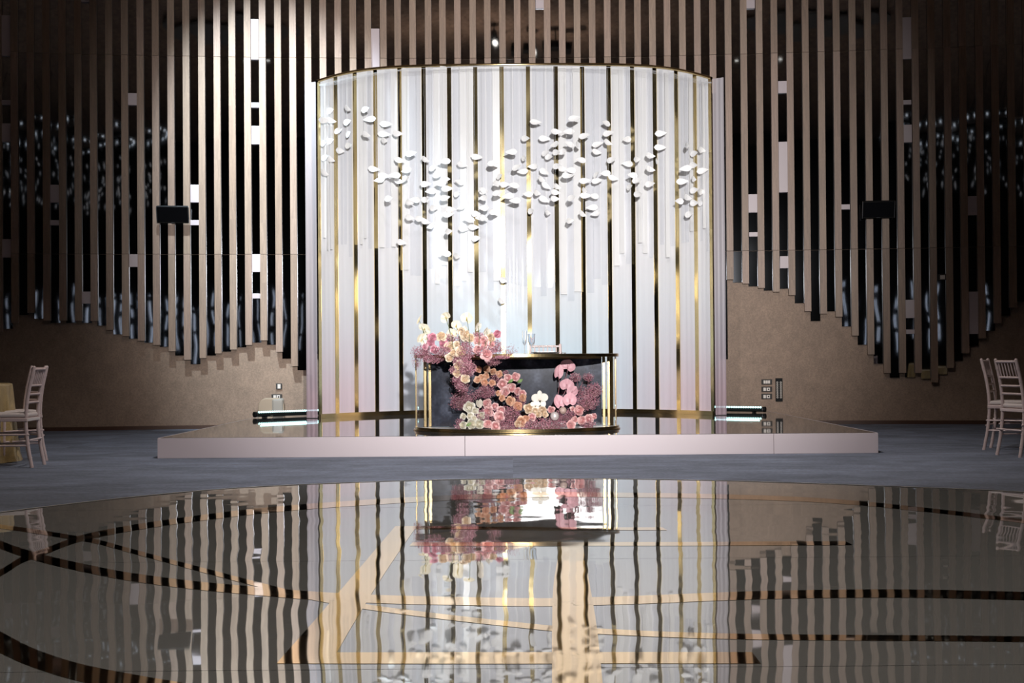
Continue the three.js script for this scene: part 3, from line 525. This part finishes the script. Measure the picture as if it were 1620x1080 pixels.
// arrangement on the table top, spilling over the gold rim
const topA = thing('table_flower_arrangement', 'roses, white anthuriums and mauve gypsophila spilling over the left tabletop edge', 'flowers');
{
  const S = 1 / 7.2 * 0.0066;
  const C = (zx, zy, near = 0) => {
    const px = 640 + zx / 7.2, py = 490 + zy / 7.2; let d = 14.72 - near, p = at(px, py, d);
    if (p.y < T1 + 0.06) { const f = -frontZ(clamp(p.x, TX - TA + 0.05, 9)); d = Math.min(14.72, f - 0.055) - near * 0.5; if (p.x < TX - TA + 0.12) d = 15.0; p = at(px, py, d); }
    return p;
  };
  const list = { hot: [[318, 318, 50], [300, 372, 46], [440, 380, 50], [335, 450, 46], [235, 420, 36], [1055, 275, 46]],
    pink: [[830, 355, 50], [910, 350, 52], [905, 412, 46], [830, 450, 46], [935, 510, 62], [990, 390, 42]],
    cream: [[510, 420, 60], [595, 405, 46], [640, 480, 60], [690, 285, 64], [650, 250, 50], [420, 300, 56], [510, 545, 46], [620, 635, 60], [600, 720, 46], [690, 785, 50], [560, 490, 42], [750, 320, 46], [980, 320, 50]] };
  for (const k in list) for (const [x, y, r] of list[k]) rose(topA, C(x, y, 0.06), r * S, k, 0.7);
  for (const [x, y, rx, ry, n, sp] of [[430, 470, 100, 60, 260], [230, 480, 120, 90, 300], [330, 560, 120, 50, 190], [650, 370, 110, 80, 280], [830, 300, 80, 50, 160], [700, 470, 100, 90, 330], [660, 590, 110, 90, 380], [720, 670, 100, 90, 320], [590, 690, 80, 60, 170], [620, 800, 80, 70, 200], [650, 880, 70, 60, 150], [1040, 420, 100, 80, 260], [1200, 470, 90, 70, 80, 1], [1000, 590, 90, 50, 90, 1], [1110, 540, 90, 22, 90], [140, 590, 60, 80, 90, 1], [110, 470, 50, 70, 60, 1], [480, 330, 90, 60, 150], [920, 470, 120, 70, 170]])
    tag(place3(obj('gypsophila', gypGeo(rx * S, ry * S, 0.065, n, sp ? 0.0042 : 0.0056), GYP[0], topA), C(x, y, 0.0)), null, null, null, 'stuff');
  const F = (x) => C(x, 470, -0.17);
  for (const [x, y, w, h, roll, yaw, pitch, kind, fx] of [[168, 120, 30, 64, 2.7, 1.1, 0, 'white', 270], [230, 215, 78, 52, 2.5, 0.1, -0.3, 'white', 280], [200, 335, 62, 70, 2.6, -0.3, 0, 'white', 260], [470, 85, 68, 52, -2.2, 0.3, 0, 'white', 560], [590, 178, 62, 54, 2.6, 0, 0, 'white', 640], [710, 98, 70, 66, 2.9, 0.2, 0, 'white', 740], [540, 275, 62, 60, -2.8, 0, 0, 'white', 600], [840, 185, 34, 54, -0.4, 0.5, 0, 'grey', 840], [940, 245, 40, 54, -0.5, 0.4, 0, 'grey', 900], [1000, 295, 36, 54, -0.3, 0.3, 0, 'grey', 940], [680, 235, 44, 48, 3.0, 0.4, 0, 'white', 690]])
    anthurium(topA, C(x, y, -0.07), w * S, h * S, roll, yaw, pitch, kind, F(fx));
}

// ------------------------------------------------------------------ things on the table
const glassLathe = (pts, n = 28) => new THREE.LatheGeometry(pts.map(([r, y]) => new THREE.Vector2(r, y)), n);
{
  const P = at(830, 559, 15.0), f = thing('champagne_flute', 'tall clear champagne flute on the tabletop', 'glass', [P.x, T1, P.z]);
  obj('foot', glassLathe([[0.001, 0.003], [0.03, 0.003], [0.034, 0.0], [0.001, 0.0]]), M.crystalGlass, f);
  obj('stem', cyl(0.0035, 0.0045, 0.09, 10).translate(0, 0.048, 0), M.crystalGlass, f);
  obj('bowl', glassLathe([[0.002, 0.092], [0.013, 0.1], [0.02, 0.125], [0.0235, 0.18], [0.0225, 0.247], [0.0205, 0.247], [0.0215, 0.18], [0.018, 0.127], [0.002, 0.1]]), M.crystalGlass, f);
  const Q = at(841, 559, 14.92), w = thing('goblet', 'short wide cut-glass goblet beside the champagne flute', 'glass', [Q.x, T1, Q.z]);
  obj('foot', glassLathe([[0.001, 0.004], [0.032, 0.004], [0.036, 0.0], [0.001, 0.0]]), M.crystalGlass, w);
  obj('stem', cyl(0.006, 0.008, 0.08, 10).translate(0, 0.043, 0), M.crystalGlass, w);
  obj('bowl', glassLathe([[0.004, 0.082], [0.026, 0.092], [0.033, 0.12], [0.0385, 0.212], [0.036, 0.212], [0.0305, 0.122], [0.004, 0.094]], 12), M.crystalGlass, w);
  const R = at(863, 559, 14.95), c = thing('charger_plate', 'round silver dinner plate set on the tabletop right of the glasses', 'plate', [R.x, T1, R.z]);
  obj('plate_body', glassLathe([[0.001, 0.004], [0.09, 0.004], [0.13, 0.012], [0.15, 0.018], [0.152, 0.015], [0.13, 0.006], [0.1, 0.0], [0.001, 0.0]], 40), M.silver, c);
  const n = thing('napkin', 'folded white napkin lying on the dinner plate', 'napkin', [R.x, T1 + 0.005, R.z]);
  obj('cloth_fold', rbox(0.19, 0.012, 0.1, 0.005, 0, 0.006, 0), M.whiteGloss, n); obj('upper_fold', rbox(0.185, 0.008, 0.07, 0.004, 0, 0.015, 0.01), M.whiteGloss, n);
  for (let i = 0; i < 2; i++) { const K = at(890 + i * 4, 559, 14.93), k = thing('dessert_spoon', i ? 'silver spoon right of the plate, farther from the plate' : 'silver spoon right of the plate, nearer to the plate', 'spoon', [K.x, T1, K.z], 0, 'spoons beside the plate'); obj('handle', rbox(0.007, 0.003, 0.13, 0.001, 0, 0.003, 0.02, 1), M.silver, k); obj('spoon_bowl', new THREE.SphereGeometry(0.017, 12, 8).scale(0.8, 0.35, 1.3).translate(0, 0.008, -0.062), M.silver, k); }
}

// ------------------------------------------------------------------ banquet chairs (slim turned frame, spindle back)
function makeChair(name, label, p, turn, group) {
  const c = thing(name, label, 'chair', p, turn, group);
  const bamboo = (pts, r) => { const cv = new THREE.CatmullRomCurve3(pts), list = [new THREE.TubeGeometry(cv, 22, r, 8)], L = cv.getLength(); for (let s = 0.09; s < L - 0.03; s += 0.125) { const t = s / L, a = cv.getPointAt(t), d = cv.getTangentAt(t); const g = new THREE.CylinderGeometry(r * 1.02, r * 1.02, 0.012, 8).scale(1.14, 1, 1.14); g.applyQuaternion(new THREE.Quaternion().setFromUnitVectors(V(0, 1, 0), d)); list.push(g.translate(a.x, a.y, a.z)); } list.push(new THREE.SphereGeometry(r * 0.98, 8, 6).translate(pts.at(-1).x, pts.at(-1).y, pts.at(-1).z)); list.push(cyl(r, r, 0.02, 8).translate(pts[0].x, pts[0].y + 0.01, pts[0].z)); return merge(list); };
  const back = (s) => [V(s * 0.19, 0, -0.23), V(s * 0.182, 0.22, -0.19), V(s * 0.178, 0.45, -0.173), V(s * 0.172, 0.68, -0.195), V(s * 0.17, 0.91, -0.247)];
  const bz = (y) => { const cv = new THREE.CatmullRomCurve3(back(1)); for (let i = 0; i <= 60; i++) { const q = cv.getPoint(i / 60); if (q.y >= y) return q.z; } return -0.285; };
  const beads = (y, r) => { const z = bz(y), list = [rod(V(-0.172, y, z), V(0.172, y, z), r, 7)]; for (let k = -6; k <= 6; k++) list.push(new THREE.SphereGeometry(r * 1.35, 7, 5).scale(0.9, 1, 1).translate(k * 0.024, y, z)); return merge(list); };
  for (const s of [-1, 1]) { obj('back_leg', bamboo(back(s), 0.0165), M.chair, c); obj('front_leg', bamboo([V(s * 0.19, 0, 0.2), V(s * 0.192, 0.22, 0.195), V(s * 0.195, 0.445, 0.19)], 0.0155), M.chair, c); }
  obj('top_rail', beads(0.895, 0.0105), M.chair, c);
  for (const y of [0.745, 0.665, 0.59]) obj('back_rail', beads(y, 0.009), M.chair, c);
  for (let k = 0; k < 6; k++) { const x = -0.125 + k * 0.05; obj('spindle', merge([rod(V(x, 0.745, bz(0.745)), V(x, 0.82, bz(0.82)), 0.0055, 6, 0.008), rod(V(x, 0.82, bz(0.82)), V(x, 0.895, bz(0.895)), 0.008, 6, 0.0055)]), M.chair, c); }
  obj('seat_frame', merge([rbox(0.4, 0.032, 0.03, 0.006, 0, 0.435, 0.19), rbox(0.36, 0.032, 0.03, 0.006, 0, 0.435, -0.175), rbox(0.03, 0.032, 0.38, 0.006, -0.185, 0.435, 0), rbox(0.03, 0.032, 0.38, 0.006, 0.185, 0.435, 0), rbox(0.38, 0.012, 0.37, 0.004, 0, 0.446, 0)]), M.chair, c);
  obj('cushion', rbox(0.385, 0.045, 0.375, 0.02, 0, 0.475, 0.01, 3), M.cushion, c);
  for (const s of [-1, 1]) for (const y of [0.2, 0.3]) obj('stretcher', rod(V(s * 0.188, y, -0.205), V(s * 0.191, y, 0.196), 0.009, 7), M.chair, c);
  for (const [z, y] of [[0.196, 0.26], [0.197, 0.34], [-0.205, 0.25]]) obj('stretcher', rod(V(-0.188, y, z), V(0.188, y, z), 0.009, 7), M.chair, c);
  return c;
}
const cg = 'pale chairs at the guest tables';
const chair0 = makeChair('banquet_chair', 'pale pink spindle-back chair pushed up to the gold-clothed table at the left, side view', [-4.14, 0, -13.12], -Math.PI / 2 - 0.05, cg);
function copyChair(label, p, turn, group) { const c = chair0.clone(); c.name = numbered('banquet_chair'); c.position.set(...p); c.rotation.y = turn; c.userData = { label, category: 'chair' }; if (group) c.userData.group = group; scene.add(c); return c; }
// turn 0 faces +z; a chair facing (dx, dz) turns by atan2(dx, dz)
const face = (dx, dz) => Math.atan2(dx, dz);
chair0.rotation.y = face(-1, 0.03); chair0.position.set(-4.36 - 0.25, 0, -13.13);
copyChair('pale pink spindle-back chair at the left table, half hidden behind the nearer chair', [-4.675 - 0.16, 0, -14.0 + 0.17], face(-0.73, 0.68), cg);
copyChair('pale chair cut off by the left picture edge, nearest the camera', [-4.68, 0, -12.12], face(-0.75, -0.66), cg);
copyChair('pale spindle-back chair at the right picture edge, nearer of the two there', [4.70 + 0.21, 0, -13.46 - 0.055], face(0.97, -0.23), cg);
copyChair('pale spindle-back chair at the right, farther of the two and nearer the wall', [4.90 + 0.15, 0, -14.55 + 0.12], face(0.87, 0.48), cg);
copyChair('white spindle-back chair standing behind the flower-filled table on the stage', [at(863, 560, 16.5).x, ST, -16.25], 0);
// guest tables
function guestTable(x, z, side) {
  const t = thing('guest_table', `round guest table under a gold cloth at the ${side} edge`, 'table', [x, 0, z]);
  obj('tabletop', new THREE.CylinderGeometry(0.7, 0.7, 0.03, 48).translate(0, 0.735, 0), M.whiteGloss, t);
  obj('pedestal', merge([cyl(0.05, 0.05, 0.7, 16).translate(0, 0.37, 0), cyl(0.3, 0.34, 0.03, 24).translate(0, 0.016, 0)]), M.black, t);
  const prof = [[0.0, 0.756], [0.4, 0.756], [0.69, 0.756], [0.71, 0.75], [0.715, 0.73], [0.725, 0.55], [0.735, 0.3], [0.75, 0.08], [0.77, 0.008]];
  tag(obj('tablecloth', sheet(120, 8, (u, v) => { const [r, y] = prof[Math.round(v * 8)], a = u * 6.2832, k = clamp((0.73 - y) / 0.7, 0, 1), rad = r + k * 0.05 * Math.sin(a * 15 + Math.sin(a * 4)) + k * 0.02 * Math.sin(a * 31); return V(x + rad * Math.cos(a), y + 0.006 * k * Math.sin(a * 15 + 1), z + rad * Math.sin(a)); }, (u, v) => [u * 5, v * 1.4]), M.goldCloth), `gold satin tablecloth falling to the carpet at the ${side} edge`, 'tablecloth');
}
guestTable(-5.56, -13.68, 'left'); guestTable(6.06, -13.75, 'right');

// ------------------------------------------------------------------ light bars on the stage
function lightBar(name, label, a, b) {
  const d = b.clone().sub(a), L = d.length(), t = thing(name, label, 'light bar', [(a.x + b.x) / 2, ST, (a.z + b.z) / 2], Math.atan2(-d.z, d.x));
  obj('housing', rbox(L, 0.062, 0.07, 0.02, 0, 0.045, 0, 3), M.ledBody, t);
  for (const s of [-1, 1]) { obj('end_cap', cyl(0.037, 0.037, 0.03, 20).rotateZ(Math.PI / 2).translate(s * (L / 2 + 0.006), 0.046, 0), M.black, t); obj('foot', rbox(0.03, 0.016, 0.1, 0.004, s * L * 0.36, 0.009, 0, 1), M.black, t); }
  obj('type_plate', box(0.045, 0.006, 0.002, -L * 0.27, 0.03, 0.036), M.silver, t);
  const n = 28, lens = cyl(0.0155, 0.0155, 0.01, 14).rotateX(0.9);
  for (let k = 0; k < n; k++) obj('lens', lens, M.led, t).position.set((k + 0.5 - n / 2) * L * 0.95 / n, 0.074, 0.026);
  const l = new THREE.RectAreaLight(new THREE.Color().setRGB(0.5, 1, 0.97), 6, L * 0.9, 0.03); t.add(l); l.position.set(0, 0.098, 0.045); l.lookAt(l.localToWorld ? t.localToWorld(V(0, 1.1, 0.75)) : V());
}
scene.updateMatrixWorld(true);
{ const a = onY(404, 661, ST), b = onY(486.5, 657.8, ST), d = b.clone().sub(a).normalize(); lightBar('led_light_bar', 'black light bar with lit teal lamps, left of the backdrop', a, a.clone().addScaledVector(d, 1.0)); }
{ const b = onY(1209, 652.8, ST), a0 = onY(1150, 652.1, ST), d = a0.clone().sub(b).normalize(); lightBar('led_light_bar', 'black light bar with lit teal lamps, right of the backdrop', b.clone().addScaledVector(d, 1.0), b); }

// wrapped roll behind the left light bar
{
  const p = at(429, 655, 19.45), w = thing('wrapped_roll', 'beige rounded bundle in clear wrap behind the left light bar', 'bundle', [p.x, ST, p.z - 0.05], 0.12);
  const loaf = (W, H) => { const s = new THREE.Shape(); s.moveTo(-W / 2, 0); s.lineTo(W / 2, 0); s.lineTo(W / 2, H * 0.45); s.bezierCurveTo(W / 2, H * 0.85, W * 0.36, H, W * 0.22, H); s.lineTo(-W * 0.2, H); s.bezierCurveTo(-W * 0.38, H, -W / 2, H * 0.8, -W / 2, H * 0.4); return s; };
  obj('bundle', new THREE.ExtrudeGeometry(loaf(0.33, 0.215), { depth: 0.24, bevelEnabled: true, bevelSize: 0.012, bevelThickness: 0.012, bevelSegments: 2 }).translate(0, 0.012, -0.12), M.wrap, w);
  obj('plastic_wrap', rbox(0.17, 0.235, 0.285, 0.035, 0.085, 0.119, 0, 3), M.plastic, w);
}

// ------------------------------------------------------------------ on the wall
function onWall(name, label, category, px, py, off, group) { const p = onCylinder(px, py, 0, WZ, WR - off), phi = Math.asin(p.x / WR); return thing(name, label, category, [p.x, p.y, p.z], -phi, group); }
function socket(px, py, w, h, kind, label) {
  const t = onWall(kind === 'switch' ? 'light_switch' : 'wall_socket', label, kind === 'switch' ? 'switch' : 'socket', px, py, 0.008);
  obj('frame', rbox(w, h, 0.012, 0.003, 0, 0, 0, 1), M.plate, t);
  if (kind === 'switch') obj('rocker', rbox(w * 0.5, h * 0.72, 0.008, 0.002, 0, 0, 0.008, 1), M.module, t);
  else if (kind === 'row') { for (let k = -1; k <= 1; k++) obj('rocker', rbox(w * 0.19, h * 0.6, 0.008, 0.002, k * w * 0.21, 0, 0.008, 1), M.module, t); }
  else { obj('insert', rbox(w * 0.24, h * 0.62, 0.008, 0.002, -w * 0.2, 0, 0.008, 1), M.module, t); obj('insert', rbox(w * 0.32, h * 0.62, 0.008, 0.002, w * 0.14, 0, 0.008, 1), M.module, t); obj('outlet_hole', cyl(h * 0.14, h * 0.14, 0.004, 16).rotateX(Math.PI / 2).translate(w * 0.16, 0, 0.013), M.black, t); }
}
socket(441.5, 611, 0.085, 0.085, 'switch', 'small single wall switch left of the backdrop, above the socket');
socket(438, 627.5, 0.15, 0.075, 'outlet', 'wide wall socket left of the backdrop, under the switch');
socket(1213, 604, 0.15, 0.075, 'row', 'wall plate of rocker switches right of the backdrop, top of three');
socket(1213, 615.5, 0.15, 0.075, 'outlet', 'wall socket plate right of the backdrop, middle of three');
socket(1213, 627, 0.15, 0.075, 'outlet', 'wall socket plate right of the backdrop, bottom of three');
{
  const t = onWall('connector_panel', 'tall black connector panel with two rows of jacks on the right wall', 'panel', 1232.5, 616.5, 0.008);
  obj('plate', rbox(0.1, 0.33, 0.014, 0.003, 0, 0, 0, 1), M.black, t);
  for (const s of [-1, 1]) for (let k = 0; k < 8; k++) obj('jack', new THREE.TorusGeometry(0.0105, 0.004, 6, 14).translate(s * 0.024, 0.105 - k * 0.03, 0.009), M.module, t);
}
{
  const t = onWall('thermostat', 'small pale control plate between slats on the right wall', 'thermostat', 1491, 438, 0.065);
  obj('plate', rbox(0.11, 0.085, 0.02, 0.003, 0, 0, 0, 1), M.plate, t); obj('panel', rbox(0.065, 0.055, 0.008, 0.002, 0, -0.004, 0.012, 1), M.module, t);
}
function monitor(px, py, side) {
  const t = onWall('wall_monitor', `small black tilted monitor fixed over the slats ${side} of the backdrop`, 'monitor', px, py, 0.24), q = new THREE.Euler(0.42, 0, 0);
  const add = (n, g, m) => { const o = obj(n, g, m, t); o.rotation.copy(q); return o; };
  add('casing', rbox(0.425, 0.245, 0.05, 0.008, 0, 0, -0.025), M.black);
  add('screen', rbox(0.405, 0.215, 0.004, 0.001, 0, 0.006, 0.002, 1), M.blackGloss);
  for (const s of [-1, 1]) add('side_trim', rbox(0.008, 0.24, 0.04, 0.002, s * 0.217, 0, -0.018, 1), M.silver);
  add('maker_plate', box(0.05, 0.006, 0.002, 0, -0.112, 0.002), M.silver);
  obj('bracket', merge([rbox(0.12, 0.12, 0.02, 0.004, 0, 0, -0.13, 1), rbox(0.05, 0.05, 0.1, 0.006, 0, 0, -0.085, 1)]), M.black, t);
}
monitor(273, 340, 'left'); monitor(1390, 332, 'right');

// ------------------------------------------------------------------ added lamps out of view, then fittings under the ceiling
for (const s of ADDED_SPOTS) {
  const P = V(...s.p), T = V(...s.t), d = T.clone().sub(P).normalize(), t = thing('added_spotlight', s.label, 'spotlight', s.p);
  const head = new THREE.Quaternion().setFromUnitVectors(V(0, -1, 0), d);
  const add = (n, g, m) => { const o = obj(n, g, m, t); o.quaternion.copy(head); return o; };
  add('housing', merge([cyl(0.11, 0.14, 0.38, 24).translate(0, 0.2, 0), cyl(0.155, 0.155, 0.03, 24).translate(0, 0.0, 0)]), M.black);
  add('lens', cyl(0.1, 0.1, 0.01, 24).translate(0, -0.02, 0), M.bulb);
  if (s.stand) { obj('pole', rod(V(0, 0.003 - P.y, 0), V(0, -0.12, 0), 0.022, 10), M.black, t); obj('tripod', merge([0, 1, 2].map((k) => rod(V(0.55 * Math.cos(k * 2.09), 0.012 - P.y, 0.55 * Math.sin(k * 2.09)), V(0, 0.75 - P.y, 0), 0.012, 6))), M.black, t); obj('yoke', rod(V(0, -0.14, 0), V(0, 0.1, 0.05), 0.02, 8), M.black, t); }
  else obj('yoke', merge([rod(V(0, 0.15, 0), V(0, CEIL - s.p[1] - 0.002, 0), 0.02, 10), cyl(0.07, 0.07, 0.03, 16).translate(0, CEIL - s.p[1] - 0.016, 0)]), M.black, t);
  const l = new THREE.SpotLight(new THREE.Color().setRGB(...s.c), s.i, 0, s.a, s.s, 2); l.castShadow = true; l.shadow.radius = 5; l.shadow.mapSize.set(2048, 2048);
  l.position.copy(P).addScaledVector(d, 0.06); l.target.position.copy(T); scene.add(l, l.target);
}
ADDED_DOWNLIGHTS.forEach(([x, z], i) => {
  const t = thing('added_downlight', `added unseen round ceiling downlight ${['over the dance floor on the left', 'over the dance floor on the right', 'over the carpet in front of the stage'][i]}`, 'ceiling light', [x, CEIL - 0.03, z]);
  obj('trim_ring', new THREE.TorusGeometry(0.11, 0.018, 8, 28).rotateX(Math.PI / 2).translate(0, 0.01, 0), M.silver, t); obj('diffuser', cyl(0.1, 0.1, 0.012, 24).translate(0, 0.016, 0), M.bulb, t);
  const l = new THREE.SpotLight(0xfff0e2, DOWN_I, 0, 1.1, 0.9, 2); l.position.set(x, CEIL - 0.05, z); l.target.position.set(x, 0, z); l.castShadow = true; l.shadow.radius = 5; scene.add(l, l.target);
});
{
  const t = thing('added_uplight', 'added unseen black uplight bowl washing the ceiling above the carpet', 'ceiling light', [0, 6.2, -8.4]);  // added bowl, brightens the ceiling that the mirror strips show
  obj('bowl', new THREE.LatheGeometry([[0.001, -0.09], [0.12, -0.08], [0.2, -0.03], [0.22, 0.02], [0.205, 0.02], [0.18, -0.02], [0.1, -0.06], [0.001, -0.065]].map(([a, b]) => new THREE.Vector2(a, b)), 32), M.black, t);
  obj('lamp_disc', cyl(0.1, 0.1, 0.012, 24).translate(0, -0.045, 0), M.bulb, t);
  obj('hanger', merge([0, 1, 2].map((k) => rod(V(0.2 * Math.cos(k * 2.09), 0.01, 0.2 * Math.sin(k * 2.09)), V(0, CEIL - 6.2 - 0.002, 0), 0.004, 5))), M.black, t);
  const l = new THREE.SpotLight(0xffe6d0, 9, 0, 1.15, 0.9, 2); l.position.set(0, 6.2, -8.4); l.target.position.set(0, CEIL, -8.4); l.castShadow = true; l.shadow.radius = 5; scene.add(l, l.target);
}
// pale ceiling discs, projector and crystal clusters: seen as reflections in the mirror strips
for (const [x, z, s] of [[-3.6, -7.9, 'left'], [4.0, -7.9, 'right']]) { const t = thing('ceiling_disc', `pale round ceiling panel on the ${s}, mirrored in the strips`, 'ceiling panel', [x, CEIL - 0.12, z]); obj('disc', cyl(0.85, 0.85, 0.06, 48), std(0x8d8984, 0.8), t); obj('hanger', cyl(0.02, 0.02, 0.09, 8).translate(0, 0.075, 0), M.black, t); }
{ const t = thing('projector', 'black ceiling projector mirrored high above the backdrop', 'projector', [0.6, CEIL - 0.45, -8.4]); obj('body', rbox(0.5, 0.2, 0.42, 0.03), M.black, t); obj('mount', cyl(0.025, 0.025, 0.36, 10).translate(0, 0.27, 0), M.black, t); obj('lens', cyl(0.05, 0.06, 0.06, 16).rotateX(Math.PI / 2).translate(0.1, 0, -0.23), M.blackGloss, t); }
for (const [cx, cz, s] of [[-5.9, -1.5, 'left'], [6.2, -1.5, 'right']]) {
  const t = thing('crystal_chandelier', `hanging chandelier of glass drops mirrored in the strips at the upper ${s}`, 'chandelier', [cx, 6.9, cz]);
  obj('ring', merge([new THREE.TorusGeometry(1.5, 0.03, 8, 48).rotateX(Math.PI / 2), ...[0, 1, 2].map((k) => rod(V(1.5 * Math.cos(k * 2.09), 0, 1.5 * Math.sin(k * 2.09)), V(0, CEIL - 6.9 - 0.002, 0), 0.008, 5))]), M.black, t);
  const drop = new THREE.OctahedronGeometry(0.045, 0).scale(1, 1.5, 1);
  for (let k = 0; k < 70; k++) { const a = rnd() * 6.283, r = 1.5 * Math.sqrt(rnd()), h = rr(0.25, 1.9); obj('glass_drop', drop, M.crystal, t).position.set(r * Math.cos(a), -h, r * Math.sin(a)); }
  for (let k = 0; k < 26; k++) { const a = k / 26 * 6.283; obj('ring_lamp', rbox(0.09, 0.05, 0.02, 0.004, 0, 0, 0, 1), M.ringBulb, t).position.set(1.5 * Math.cos(a), -0.05, 1.5 * Math.sin(a)); }
}

scene.traverse((o) => { if (o.isMesh) o.castShadow = o.receiveShadow = true; });
renderer.render(scene, camera);
